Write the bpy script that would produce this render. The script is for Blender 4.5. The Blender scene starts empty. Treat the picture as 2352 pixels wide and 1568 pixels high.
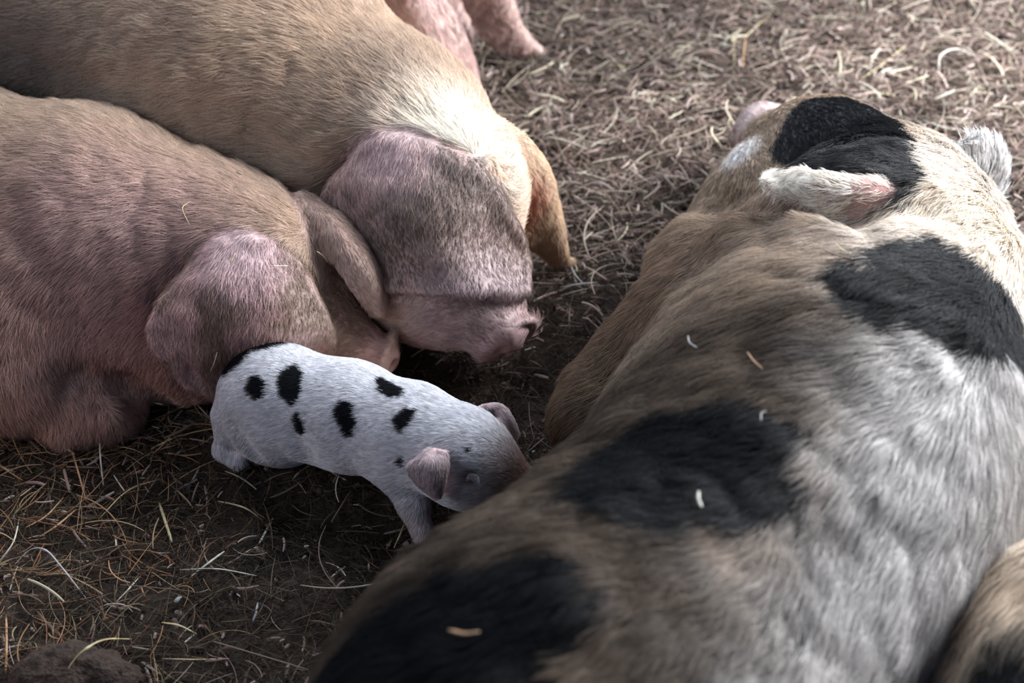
import bpy, math, random, time
import numpy as np
from mathutils import Vector, Matrix
from mathutils.bvhtree import BVHTree
from mathutils.kdtree import KDTree

T0 = time.time()
random.seed(7)
RNG = np.random.default_rng(11)
C = bpy.context.scene.collection
SC = bpy.context.scene
HAIR = 1.0          # overall hair density

# ------------------------------------------------------------------ camera, world, light, exposure
CAM = np.array([0.0, 0.0, 1.35])
PITCH = math.radians(40.0)
FL = 50.0
cam_data = bpy.data.cameras.new('camera')
cam_data.lens = FL; cam_data.sensor_width = 36.0; cam_data.clip_start = 0.05
cam_data.dof.use_dof = True
cam_data.dof.focus_distance = 1.79
cam_data.dof.aperture_fstop = 3.3
cam = bpy.data.objects.new('camera', cam_data); C.objects.link(cam)
cam.location = CAM; cam.rotation_euler = (math.radians(90) - PITCH, 0, 0)
SC.camera = cam

SC.view_settings.view_transform = 'Standard'
SC.view_settings.look = 'None'
SC.view_settings.gamma = 1.0
SC.view_settings.exposure = 0.55
SC.view_settings.use_curve_mapping = False

world = bpy.data.worlds.new('barn_gloom'); SC.world = world
world.use_nodes = True
wb = world.node_tree.nodes['Background']
wb.inputs[0].default_value = (0.52, 0.65, 1.0, 1); wb.inputs[1].default_value = 0.125

def area(name, loc, target, sx, sy, power, color):
    l = bpy.data.lights.new(name, 'AREA'); l.shape = 'RECTANGLE'; l.size = sx; l.size_y = sy
    l.energy = power; l.color = color
    o = bpy.data.objects.new(name, l); C.objects.link(o)
    o.location = loc
    o.rotation_euler = (Vector(target) - Vector(loc)).to_track_quat('-Z', 'Y').to_euler()
    return o
# daylight through the open barn door (right, beyond the sow) and a roof light overhead, heat lamp to the left
area('door_daylight', (1.9, 2.15, 1.15), (0.5, 1.5, 0.15), 1.3, 1.0, 165, (0.92, 0.95, 1.0))
area('roof_light', (-0.3, 3.5, 2.7), (-0.3, 1.6, 0.1), 2.2, 1.2, 92, (0.82, 0.90, 1.0))
area('left_fill', (-2.3, 0.3, 1.9), (-0.5, 1.5, 0.1), 1.4, 1.4, 19, (0.74, 0.85, 1.0))  # added soft bluish fill that brightens the front pig's flank and the piglet
area('heat_lamp', (-1.35, 1.0, 0.45), (-0.85, 1.2, 0.0), 0.15, 0.15, 0.9, (1.0, 0.45, 0.2))

# ------------------------------------------------------------------ pixel -> world helpers (layout measured from the photograph)
FPX = 2352 * FL / 36.0
RIGHT = np.array([1.0, 0, 0]); FWD = np.array([0, math.cos(PITCH), -math.sin(PITCH)]); UP = np.array([0, math.sin(PITCH), math.cos(PITCH)])
def ray(px, py):
    return FWD + (px - 1176) / FPX * RIGHT - (py - 784) / FPX * UP
def P(px, py, h):
    d = ray(px, py); return CAM + d * ((h - CAM[2]) / d[2])
def PY(px, py, y):
    d = ray(px, py); return CAM + d * (y / d[1])
def to_px(p):
    q = p - CAM; z = q @ FWD
    return 1176 + (q @ RIGHT) / z * FPX, 784 - (q @ UP) / z * FPX, z

# ------------------------------------------------------------------ numpy value noise
def _hash(i, j, k, s):
    n = (i * 374761393 + j * 668265263 + k * 2147483647 + s * 974634777) & 0xffffffff
    n = ((n ^ (n >> 13)) * 1274126177) & 0xffffffff
    n = n ^ (n >> 16)
    return (n & 0xffff) / 65535.0
def noise(p, scale, seed=0):
    q = np.asarray(p, dtype=np.float64) / scale + 1000.0
    i = np.floor(q).astype(np.int64); f = q - i; f = f * f * (3 - 2 * f)
    r = 0
    for a in (0, 1):
        wx = f[:, 0] if a else 1 - f[:, 0]
        for b in (0, 1):
            wy = f[:, 1] if b else 1 - f[:, 1]
            for c in (0, 1):
                wz = f[:, 2] if c else 1 - f[:, 2]
                r = r + wx * wy * wz * _hash(i[:, 0] + a, i[:, 1] + b, i[:, 2] + c, seed)
    return r            # 0..1
def fbm(p, scale, seed=0, n=3):
    r = 0; a = 0.5; t = 0
    for o in range(n):
        r = r + a * noise(p, scale / 2 ** o, seed + o * 17); t += a; a *= 0.5
    return r / t
def sstep(a, b, x):
    t = np.clip((x - a) / (b - a), 0, 1); return t * t * (3 - 2 * t)
def unit(v):
    return v / np.maximum(np.linalg.norm(v, axis=-1, keepdims=True), 1e-9)
def mixc(a, b, t):
    t = np.asarray(t, float)
    return a + (np.asarray(b) - a) * (t[:, None] if t.ndim else t)

# ------------------------------------------------------------------ smooth body modelling: blended round cones, ellipsoids and ear sheets
class Cone:
    def __init__(s, a, ra, b, rb, k=0.05, flow=None, cut=False):
        s.a = np.array(a, float); s.b = np.array(b, float); s.ra = ra; s.rb = rb; s.k = k; s.cut = cut
        s.flow = unit(np.array(flow if flow is not None else s.b - s.a, float))
        r = max(ra, rb)
        s.lo = np.minimum(s.a, s.b) - r; s.hi = np.maximum(s.a, s.b) + r
    def d(s, p):
        ba = s.b - s.a; L = max(np.dot(ba, ba), 1e-9)
        h = np.clip(((p - s.a) @ ba) / L, 0, 1)
        return np.linalg.norm(p - s.a - h[:, None] * ba, axis=1) - (s.ra + (s.rb - s.ra) * h)
class Ell:
    def __init__(s, c, r, ax=(1, 0, 0), up=(0, 0, 1), k=0.05, flow=None, cut=False):
        s.c = np.array(c, float); s.r = np.array(r, float); s.k = k; s.cut = cut
        x = unit(np.array(ax, float)); z = np.array(up, float); z = unit(z - x * np.dot(x, z)); y = np.cross(z, x)
        s.R = np.stack([x, y, z])
        s.flow = unit(np.array(flow if flow is not None else x, float))
        e = np.sqrt(((s.R * s.r[:, None]) ** 2).sum(0))
        s.lo = s.c - e; s.hi = s.c + e
    def d(s, p):
        q = (p - s.c) @ s.R.T
        k0 = np.linalg.norm(q / s.r, axis=1); k1 = np.linalg.norm(q / (s.r ** 2), axis=1)
        return np.where(k0 < 1e-6, -s.r.min(), k0 * (k0 - 1) / np.maximum(k1, 1e-6))
def catmull(P_, n):
    P_ = np.asarray(P_, float); m = len(P_)
    ext = np.concatenate([[2 * P_[0] - P_[1]], P_, [2 * P_[-1] - P_[-2]]])
    t = np.linspace(0, m - 1 - 1e-6, n); i = t.astype(int); f = (t - i)
    f = f.reshape((-1,) + (1,) * (P_.ndim - 1))
    a, b, c, d = ext[i], ext[i + 1], ext[i + 2], ext[i + 3]
    return 0.5 * (2 * b + (c - a) * f + (2 * a - 5 * b + 4 * c - d) * f ** 2 + (3 * b - a - 3 * c + d) * f ** 3)
class Sheet:
    """an ear: rows of points from root to tip, lofted smooth, with thickness r0 at the root and r1 at the tip"""
    cut = False
    def __init__(s, rows, r0, r1, k=0.02, nu=22, nv=18):
        rows = np.array(rows, float)
        g = catmull(rows, nu)                                   # along root->tip
        g = np.swapaxes(catmull(np.swapaxes(g, 0, 1), nv), 0, 1)
        s.k = k
        V = g.reshape(-1, 3)
        F = []; s.fu = []
        for i in range(nu - 1):
            for j in range(nv - 1):
                a = i * nv + j
                F.append((a, a + 1, a + nv + 1)); F.append((a, a + nv + 1, a + nv)); s.fu += [i / (nu - 2)] * 2
        s.fu = np.array(s.fu)
        s.bvh = BVHTree.FromPolygons([tuple(v) for v in V], F)
        s.flow = unit(rows[-1].mean(0) - rows[0].mean(0))
        s.r0, s.r1 = r0, r1
        s.lo = V.min(0) - max(r0, r1); s.hi = V.max(0) + max(r0, r1)
    def d(s, p, far=1.0):
        out = np.full(len(p), 1.0)
        m = np.all((p > s.lo - 0.06) & (p < s.hi + 0.06), axis=1)
        f = s.bvh.find_nearest
        for i in np.nonzero(m)[0]:
            r = f(p[i], 0.06)
            if r[0] is not None:
                out[i] = r[3] - (s.r0 + (s.r1 - s.r0) * s.fu[r[2]])
        return out
def smin(a, b, k):
    h = np.maximum(k - np.abs(a - b), 0) / k
    return np.minimum(a, b) - h * h * k * 0.25
def smax(a, b, k):
    return -smin(-a, -b, k)

class Body:
    def __init__(s): s.prims = []
    def add(s, *ps): s.prims += ps; return s
    def d(s, p):
        r = np.full(len(p), 10.0)
        for q in s.prims:
            r = smax(r, -q.d(p), q.k) if q.cut else smin(r, q.d(p), q.k)
        return r
    def hit(s, px, py, lift=0.0):
        """surface point seen at a photo pixel (closest approach if the ray passes beside), lifted along the normal"""
        d = ray(px, py); L = np.linalg.norm(d); d = d / L
        t = 0.5; best = (9, t)
        for _ in range(160):
            p = CAM + d * t; v = float(s.d(p[None])[0])
            if v < best[0]: best = (v, t)
            if v < 0.0006 or t > 4: break
            t += max(v * 0.8, 0.001)
        p = CAM + d * best[1]
        if best[0] > 0.001: p = p - s.grad(p) * best[0]
        return p + s.grad(p) * lift if lift else p
    def grad(s, p):
        e = 0.002; q = np.array([p + np.eye(3)[i] * e for i in range(3)] + [p - np.eye(3)[i] * e for i in range(3)])
        v = s.d(q); return unit(v[:3] - v[3:])
    def mesh(s, vox, zmin=-0.02, wob=0.0, wscale=0.05):
        lo = np.min([q.lo - q.k * .4 for q in s.prims if not q.cut], axis=0) - 3 * vox - wob
        hi = np.max([q.hi + q.k * .4 for q in s.prims if not q.cut], axis=0) + 3 * vox + wob
        lo[2] = max(lo[2], zmin - 2 * vox)
        n = np.ceil((hi - lo) / vox).astype(int) + 1
        G = np.full(n, 0.5, np.float32)
        ax = [lo[i] + vox * np.arange(n[i]) for i in range(3)]
        for q in s.prims:
            m = q.k + 2.5 * vox
            i0 = np.clip(np.floor((q.lo - m - lo) / vox).astype(int), 0, n - 1); i1 = np.clip(np.ceil((q.hi + m - lo) / vox).astype(int) + 1, 1, n)
            sl = tuple(slice(a, b) for a, b in zip(i0, i1))
            X = np.stack(np.meshgrid(*[ax[i][sl[i]] for i in range(3)], indexing='ij'), -1).reshape(-1, 3)
            v = G[sl].reshape(-1)
            dq = q.d(X).astype(np.float32)
            v2 = smax(v, -dq, q.k) if q.cut else smin(v, dq, q.k)
            G[sl] = v2.reshape(G[sl].shape)
        if wob:
            idx = np.nonzero(np.abs(G) < 4 * vox + wob)
            pp = lo + np.stack(idx, -1) * vox
            G[idx] += wob * (fbm(pp, wscale, 3) - 0.5) * 2
        G[:, :, 0] = 0.5
        return surface_nets(G, lo, vox)

def surface_nets(G, lo, vox):
    S = G < 0
    nx, ny, nz = G.shape
    corner = [(i, j, k) for i in (0, 1) for j in (0, 1) for k in (0, 1)]
    def sub(A, o): return A[o[0]:nx - 1 + o[0], o[1]:ny - 1 + o[1], o[2]:nz - 1 + o[2]]
    cnt = sum(sub(S, o).astype(np.int8) for o in corner)
    act = (cnt > 0) & (cnt < 8)
    idx = np.nonzero(act)
    base = np.stack(idx, -1)
    acc = np.zeros((len(base), 3)); num = np.zeros(len(base))
    val = {o: G[idx[0] + o[0], idx[1] + o[1], idx[2] + o[2]].astype(np.float64) for o in corner}
    for o in corner:
        for a in range(3):
            if o[a] == 0:
                o2 = list(o); o2[a] = 1; o2 = tuple(o2)
                v0, v1 = val[o], val[o2]; m = (v0 < 0) != (v1 < 0)
                t = v0[m] / (v0[m] - v1[m])
                pt = np.tile(np.array(o, float), (m.sum(), 1)); pt[:, a] += t
                acc[m] += pt; num[m] += 1
    V = lo + (base + acc / num[:, None]) * vox
    vid = np.full(act.shape, -1, np.int64); vid[idx] = np.arange(len(base))
    F = []
    for a in range(3):
        b, c = (a + 1) % 3, (a + 2) % 3
        o2 = [0, 0, 0]; o2[a] = 1
        A0 = S[:nx - 1, :ny - 1, :nz - 1]
        A1 = S[o2[0]:nx - 1 + o2[0], o2[1]:ny - 1 + o2[1], o2[2]:nz - 1 + o2[2]]
        e = np.nonzero(A0 != A1)
        e = np.stack(e, -1); ok = (e[:, b] > 0) & (e[:, c] > 0); e = e[ok]
        inside = S[e[:, 0], e[:, 1], e[:, 2]]
        def at(db, dc):
            q = e.copy(); q[:, b] -= db; q[:, c] -= dc
            return vid[q[:, 0], q[:, 1], q[:, 2]]
        quad = np.stack([at(0, 0), at(1, 0), at(1, 1), at(0, 1)], -1)
        quad[~inside] = quad[~inside][:, ::-1]
        F.append(quad)
    F = np.concatenate(F); F = F[(F >= 0).all(1)]
    return V, F

def np_mesh(name, V, F):
    me = bpy.data.meshes.new(name)
    V = np.asarray(V, np.float32); F = np.asarray(F, np.int32); k = F.shape[1]
    me.vertices.add(len(V)); me.vertices.foreach_set('co', V.ravel())
    me.loops.add(F.size); me.loops.foreach_set('vertex_index', F.ravel())
    me.polygons.add(len(F)); me.polygons.foreach_set('loop_start', np.arange(0, F.size, k, dtype=np.int32))
    me.polygons.foreach_set('use_smooth', np.ones(len(F), bool))
    me.update(calc_edges=True); me.validate()
    return me
def set_col(me, col):
    a = me.color_attributes.new('pigment', 'FLOAT_COLOR', 'POINT')
    c4 = np.ones((len(col), 4), np.float32); c4[:, :3] = col
    a.data.foreach_set('color', c4.ravel())
def link(name, me, mat, parent=None):
    o = bpy.data.objects.new(name, me); C.objects.link(o)
    if mat: me.materials.append(mat)
    if parent: o.parent = parent; o.matrix_parent_inverse = parent.matrix_world.inverted()
    return o
def tag(o, label=None, cat=None, group=None, kind=None):
    if label: o['label'] = label
    if cat: o['category'] = cat
    if group: o['group'] = group
    if kind: o['kind'] = kind
    return o

# ------------------------------------------------------------------ materials
def nt(name):
    m = bpy.data.materials.new(name); m.use_nodes = True
    t = m.node_tree; return m, t, t.nodes['Principled BSDF']
def skin_mat(name, rough=0.6, bump=0.25, scale=260):
    m, t, b = nt(name)
    at = t.nodes.new('ShaderNodeAttribute'); at.attribute_name = 'pigment'
    t.links.new(at.outputs['Color'], b.inputs['Base Color'])
    b.inputs['Roughness'].default_value = rough
    b.inputs['Specular IOR Level'].default_value = 0.3
    tc = t.nodes.new('ShaderNodeTexCoord')
    nz = t.nodes.new('ShaderNodeTexNoise'); nz.inputs['Scale'].default_value = scale; nz.inputs['Detail'].default_value = 4
    t.links.new(tc.outputs['Object'], nz.inputs['Vector'])
    bp = t.nodes.new('ShaderNodeBump'); bp.inputs['Strength'].default_value = bump; bp.inputs['Distance'].default_value = 0.003
    t.links.new(nz.outputs['Fac'], bp.inputs['Height']); t.links.new(bp.outputs['Normal'], b.inputs['Normal'])
    return m
def hair_mat(name, rough=0.5, trans=0.25):
    m, t, b = nt(name)
    at = t.nodes.new('ShaderNodeAttribute'); at.attribute_name = 'pigment'
    t.links.new(at.outputs['Color'], b.inputs['Base Color'])
    b.inputs['Roughness'].default_value = rough
    sp = t.nodes.new('ShaderNodeMath'); sp.operation = 'MULTIPLY_ADD'; sp.inputs[1].default_value = 0.6; sp.inputs[2].default_value = 0.11; sp.use_clamp = True
    t.links.new(at.outputs['Fac'], sp.inputs[0]); t.links.new(sp.outputs[0], b.inputs['Specular IOR Level'])   # dark dusty hair shines less
    tr = t.nodes.new('ShaderNodeBsdfTranslucent'); t.links.new(at.outputs['Color'], tr.inputs['Color'])
    mx = t.nodes.new('ShaderNodeMixShader'); mx.inputs[0].default_value = trans
    out = t.nodes['Material Output']
    t.links.new(b.outputs[0], mx.inputs[1]); t.links.new(tr.outputs[0], mx.inputs[2]); t.links.new(mx.outputs[0], out.inputs['Surface'])
    return m
def plain(name, col, rough=0.5, spec=0.5):
    m, t, b = nt(name); b.inputs['Base Color'].default_value = (*col, 1); b.inputs['Roughness'].default_value = rough
    b.inputs['Specular IOR Level'].default_value = spec
    return m
M_SKIN = skin_mat('pig_skin')
M_SNOUT = skin_mat('piglet_skin', 0.55, 0.12, 500)
M_HAIR = hair_mat('pig_hair')
M_STRAW = hair_mat('straw', 0.6, 0.12)

# ------------------------------------------------------------------ hair curves
def curves_obj(name, pts, rad, col, mat, parent=None):
    """pts (N,k,3) world; rad (N,k); col (N,3)"""
    N, k, _ = pts.shape
    cu = bpy.data.hair_curves.new(name)
    cu.add_curves([k] * N)
    cu.attributes['position'].data.foreach_set('vector', pts.astype(np.float32).ravel())
    ra = cu.attributes.get('radius') or cu.attributes.new('radius', 'FLOAT', 'POINT')
    ra.data.foreach_set('value', rad.astype(np.float32).ravel())
    ca = cu.attributes.new('pigment', 'FLOAT_COLOR', 'CURVE')
    c4 = np.ones((N, 4), np.float32); c4[:, :3] = col
    ca.data.foreach_set('color', c4.ravel())
    return link(name, cu, mat, parent)

def tri_sample(V, F, n_per_m2, keep):
    a, b, c, d = (V[F[:, i]] for i in range(4))
    n = np.cross(c - a, d - b); ar = np.linalg.norm(n, axis=1) * 0.5; n = unit(n)
    cen = (a + b + c + d) / 4
    w = ar * keep(cen, n)
    N = int(w.sum() * n_per_m2)
    f = RNG.choice(len(F), N, p=w / w.sum())
    u, v = RNG.random((N, 1)), RNG.random((N, 1))
    p = (a[f] * (1 - u) + b[f] * u) * (1 - v) + (d[f] * (1 - u) + c[f] * u) * v
    return p, f
def vert_normals(V, F):
    a, b, c, d = (V[F[:, i]] for i in range(4))
    n = np.cross(c - a, d - b); vn = np.zeros_like(V)
    for i in range(4): np.add.at(vn, F[:, i], n)
    return unit(vn)
def seen(cen, n):
    x, y, z = to_px(cen)
    view = unit(CAM - cen)
    k = ((n * view).sum(1) > -0.30) & (cen[:, 2] > 0.0)
    inn = (x > -260) & (x < 2612) & (y > -230) & (y < 1900)
    return k * np.where(inn, 1.0, 0.12)

def fur(body, V, F, parent, per_m2, length, width, paint, style=None, k=5, lift=0.35, droop=0.25, clump=0.45, gsize=14, jit=0.25, swirl=0.5, swscale=0.06, tone_amp=0.28, name='coat'):
    """style(p, n) -> (length factor, density 0..1, extra flow)"""
    vn = vert_normals(V, F)
    fn_keep = (lambda c, n: seen(c, n) * style(c, n)[1]) if style else seen
    p, f = tri_sample(V, F, per_m2 * HAIR, fn_keep)
    n = unit(vn[F[f]].mean(1))
    # flow field
    fl = np.zeros_like(p)
    for q in body.prims:
        if q.cut: continue
        w = np.exp(-np.clip(q.d(p), 0, 1) / (0.012 if isinstance(q, Sheet) else 0.025)) * (3.0 if isinstance(q, Sheet) else 1.0)
        fl += w[:, None] * q.flow
    fl = unit(fl) + np.array([0, 0, -1.0]) * droop
    lf = np.ones(len(p))
    if style:
        lf, _, ex = style(p, n)
        if ex is not None: fl = fl + ex
    t = unit(fl - n * (fl * n).sum(1)[:, None])
    ang = (fbm(p, swscale, 21) - 0.5) * 2 * swirl + RNG.normal(0, jit, len(p))
    s = np.cross(n, t)
    t = t * np.cos(ang)[:, None] + s * np.sin(ang)[:, None]
    L = length * lf * (0.65 + 0.7 * RNG.random(len(p)))
    up = lift * (0.6 + 0.8 * RNG.random(len(p)))
    # tufts: each hair leans to the nearest of a sparser set of guides and shares its tone
    G = max(1, len(p) // gsize); gi = RNG.choice(len(p), G, replace=False)
    kd = KDTree(G)
    for i, g in enumerate(gi): kd.insert(p[g], i)
    kd.balance()
    near = np.array([kd.find(x)[1] for x in p])
    g = gi[near]
    ss = np.linspace(0, 1, k)
    pts = np.empty((len(p), k, 3))
    gt, gp = t[g], p[g]
    gl = L[g]
    for j, x in enumerate(ss):
        own = p + t * (L * x)[:, None] + n * (L * up * (x - 0.55 * x * x))[:, None]
        gui = gp + gt * (L * x)[:, None] + n * (L * up * (x - 0.55 * x * x))[:, None]
        c = clump * x ** 1.3
        pts[:, j] = own * (1 - c) + gui * c
    rad = width * 0.5 * (0.75 + 0.5 * RNG.random((len(p), 1))) * (1 - 0.75 * ss[None] ** 2)
    col = paint(p, n, True)
    tone = (1 - tone_amp + 2 * tone_amp * RNG.random(G))[near] * (0.85 + 0.3 * RNG.random(len(p)))
    col = np.clip(col * tone[:, None], 0, 0.95)
    return curves_obj(name, pts, rad, col, M_HAIR, parent)

class Patch:
    """a patch of dark coat: outline picked on the body's surface, flattened into the patch's own tangent plane"""
    def __init__(s, body, poly, soft=0.004, rough=0.012, depth=0.14, nscale=0.02):
        h = np.array([body.hit(x, y) for x, y in poly]); s.c = h.mean(0)
        u, w, vt = np.linalg.svd(h - s.c); s.x, s.y, s.z = vt
        s.poly = np.stack([(h - s.c) @ s.x, (h - s.c) @ s.y], -1)
        s.soft, s.rough, s.depth, s.ns = soft, rough, depth, nscale
    def __call__(s, p):
        q = p - s.c
        m = np.nonzero((np.abs(q @ s.z) < s.depth) & (np.linalg.norm(q, axis=1) < 0.6))[0]
        out = np.zeros(len(p))
        if len(m) == 0: return out
        pts = np.stack([q[m] @ s.x, q[m] @ s.y], -1)
        pts = pts + s.rough * 2 * np.stack([fbm(p[m], s.ns, 5) - 0.5, fbm(p[m], s.ns, 6) - 0.5], -1)
        dist = np.full(len(pts), 9.0); ins = np.zeros(len(pts), bool)
        A = s.poly; B = np.roll(A, -1, 0)
        for a, b in zip(A, B):
            e = b - a; w = pts - a
            t = np.clip((w @ e) / np.dot(e, e), 0, 1)
            dist = np.minimum(dist, np.linalg.norm(w - t[:, None] * e, axis=1))
            c = ((a[1] <= pts[:, 1]) != (b[1] <= pts[:, 1]))
            with np.errstate(divide='ignore', invalid='ignore'):
                xi = a[0] + (pts[:, 1] - a[1]) / (e[1] if abs(e[1]) > 1e-12 else 1e-12) * e[0]
            ins ^= c & (pts[:, 0] < xi)
        sd = np.where(ins, -dist, dist)
        out[m] = 1 - sstep(-s.soft, s.soft, sd)
        return out

def build_animal(name, body, vox, paint, label, cat, group=None, skin=None, wob=0.0, wscale=0.05, **hair):
    t = time.time()
    V, F = body.mesh(vox, wob=wob, wscale=wscale)
    me = np_mesh(name, V, F)
    set_col(me, paint(V, vert_normals(V, F), False))
    o = link(name, me, skin or M_SKIN)
    tag(o, label, cat, group)
    if hair and HAIR > 0:
        c = fur(body, V, F, o, paint=paint, **hair); c['kind'] = 'stuff'
    print(name, len(V), 'verts', round(time.time() - t, 1), 's')
    return o
BODIES = []


# ------------------------------------------------------------------ ground height
def gz(x, y):
    p = np.stack([x, y, np.zeros_like(x)], -1)
    return (fbm(p, 0.45, 31) - 0.5) * 0.035 + (fbm(p, 0.09, 32) - 0.5) * 0.016

# ------------------------------------------------------------------ tan pig in front (its snout behind the piglet's back)
A = Body()
A.add(Cone((-1.35, 1.80, .175), .18, (-.86, 1.715, .168), .174, .06, (-1, .1, 0)),
      Cone((-.86, 1.715, .168), .174, (-.60, 1.648, .163), .162, .08, (-1, .1, 0)),
      Cone((-.60, 1.648, .163), .162, (-.42, 1.60, .16), .122, .08, (-1, .1, .1)),
      Cone((-.42, 1.60, .16), .120, (-.345, 1.57, .17), .098, .06, (-1, .1, .2)),
      Cone((-.355, 1.56, .17), .082, (-.222, 1.515, .077), .037, .05, (-.8, .2, .6)),
      Ell((-.40, 1.525, .11), (.12, .09, .10), (1, -.2, 0), k=.06, flow=(-.9, 0, -.3)),          # jowl
      Cone((-.222, 1.515, .077), .035, (-.186, 1.506, .064), .032, .012, (-.8, .2, .6)),            # snout
      Ell((-.177, 1.503, .060), (.010, .043, .047), (.9, -.25, -.35), k=.008, flow=(-.8, .2, .6)),
      Ell((-.168, 1.490, .058), (.02, .007, .009), (.9, -.25, -.35), k=.004, cut=True),
      Ell((-.168, 1.516, .058), (.02, .007, .009), (.9, -.25, -.35), k=.004, cut=True),
      Cone((-.72, 1.53, .12), .12, (-.66, 1.46, .07), .075, .08, (-.3, 0, -1)),                 # shoulder
      Ell((-.52, 1.50, .085), (.13, .07, .080), (1, -.1, 0), k=.07, flow=(-.6, 0, -1)),        # chest
      Cone((-.72, 1.455, .050), .055, (-.545, 1.42, .032), .033, .05, (1, 0, -.2)),            # folded foreleg
      Cone((-.545, 1.42, .032), .033, (-.60, 1.40, .015), .028, .03, (-1, 0, -.2)))
near = [[(470, 600, -.004), (540, 565, -.002), (610, 575, -.002), (680, 630, 0)],
        [(400, 690, .024), (510, 655, .018), (610, 665, .018), (715, 700, .010)],
        [(372, 765, .034), (490, 765, .026), (610, 775, .024), (748, 772, .014)],
        [(440, 862, .022), (520, 885, .020), (610, 885, .018), (690, 858, .016)]]
earA = Sheet([[A.hit(x, y, l) for x, y, l in r] for r in near], .011, .007, .022)
farA = Sheet([[P(690, 450, .245), P(705, 490, .24), P(715, 540, .22)],
              [P(785, 503, .232), P(782, 545, .238), P(768, 592, .215)],
              [P(857, 592, .195), P(845, 632, .200), P(818, 668, .175)],
              [P(888, 690, .140), P(876, 716, .140), P(856, 718, .125)]], .009, .006, .012)
for q0, q1 in (((185, 866), (290, 893)), ((290, 893), (350, 930))):
    A.add(Cone(A.hit(*q0, .004), .010, A.hit(*q1, .004), .014, .04, cut=True))
A.add(Cone(A.hit(415, 640), .012, A.hit(385, 700), .02, .05, cut=True))
A.add(earA, farA)

# ------------------------------------------------------------------ larger tan pig behind it (one ear over its eye, the other hanging)
B = Body()
B.add(Cone((-1.35, 2.32, .25), .24, (-.80, 2.13, .255), .25, .06, (-1, .25, 0)),
      Cone((-.80, 2.13, .255), .25, (-.42, 1.955, .24), .22, .08, (-1, .35, 0)),
      Cone((-.42, 1.955, .24), .22, (-.19, 1.79, .215), .155, .08, (-.85, .5, .1)),
      Cone((-.19, 1.79, .215), .155, (-.10, 1.705, .215), .11, .06, (-.6, .6, .3)),
      Cone((-.10, 1.685, .20), .10, (-.05, 1.575, .105), .055, .06, (-.4, .6, .6)),
      Ell((-.115, 1.60, .12), (.09, .095, .09), (1, -.5, 0), k=.06, flow=(-.7, .4, -.3)),
      Cone((-.048, 1.575, .10), .052, (-.024, 1.545, .082), .048, .02, (-.4, .6, .6)),
      Ell(P(1168, 778, .072), (.013, .050, .047), (.55, -.72, -.42), k=.010, flow=(-.4, .6, .6)),
      Ell(P(1176, 782, .072), (.012, .036, .033), (.55, -.72, -.42), k=.006, cut=True),
      Ell(P(1168, 782, .073), (.012, .034, .031), (.55, -.72, -.42), k=.008, flow=(-.4, .6, .6)),
      Ell(P(1150, 792, .066), (.030, .0085, .011), (.55, -.72, -.42), k=.004, cut=True),
      Ell(P(1196, 768, .070), (.030, .0085, .011), (.55, -.72, -.42), k=.004, cut=True),
      Cone((-.36, 1.75, .10), .10, (-.30, 1.66, .06), .06, .08, (0, 0, -1)))
near = [[(845, 352, -.003), (930, 335, -.002), (1010, 368, -.002), (1105, 415, 0)],
        [(775, 440, .020), (890, 450, .020), (1010, 470, .020), (1150, 500, .010)],
        [(800, 560, .026), (910, 570, .026), (1030, 580, .024), (1182, 585, .012)],
        [(895, 652, .016), (990, 660, .022), (1090, 668, .022), (1188, 674, .012)]]
earB = Sheet([[B.hit(x, y, l) for x, y, l in r] for r in near], .012, .008, .022)
farB = Sheet([[P(1115, 385, .275), P(1105, 285, .30), P(1150, 330, .25)],
              [P(1150, 455, .185), P(1212, 345, .25), P(1230, 400, .13)],
              [P(1195, 530, .11), P(1262, 455, .16), P(1270, 500, .07)],
              [P(1245, 580, .045), P(1290, 570, .06), P(1285, 590, .02)],
              [P(1268, 603, .02), P(1300, 602, .022), P(1312, 600, .01)]], .010, .006, .02)
B.add(Cone(B.hit(800, 390), .012, B.hit(770, 450), .02, .05, cut=True))
B.add(earB, farB)

# ------------------------------------------------------------------ pink pig at the top edge
K = Body()
K.add(Cone((-1.2, 2.95, .24), .23, (-.65, 2.80, .25), .24, .06, (-1, .2, 0)),
      Cone((-.65, 2.80, .25), .24, (-.32, 2.60, .22), .17, .08, (-1, .4, 0)),
      Cone((-.32, 2.60, .22), .16, (-.20, 2.50, .21), .11, .06, (-.8, .5, .3)),
      Cone((-.20, 2.50, .20), .10, (-.13, 2.40, .08), .055, .06, (-.5, .6, .6)))
earK = Sheet([[P(820, -70, .30), P(900, -80, .33), P(985, -35, .29)],
              [P(840, 20, .24), P(945, 5, .275), P(1047, 65, .20)],
              [P(900, 120, .15), P(990, 120, .185), P(1082, 150, .12)],
              [P(960, 230, .05), P(1040, 235, .06), P(1094, 228, .05)]], .012, .008, .02)
farK = Sheet([[P(1040, -80, .30), P(1110, -110, .32), P(1150, -80, .24)],
              [P(1090, 30, .17), P(1150, -10, .21), P(1180, 45, .12)],
              [P(1128, 95, .08), P(1185, 68, .105), P(1205, 90, .05)],
              [P(1195, 126, .025), P(1226, 112, .035), P(1242, 120, .015)]], .011, .007, .02)
K.add(earK, farK)

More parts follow.
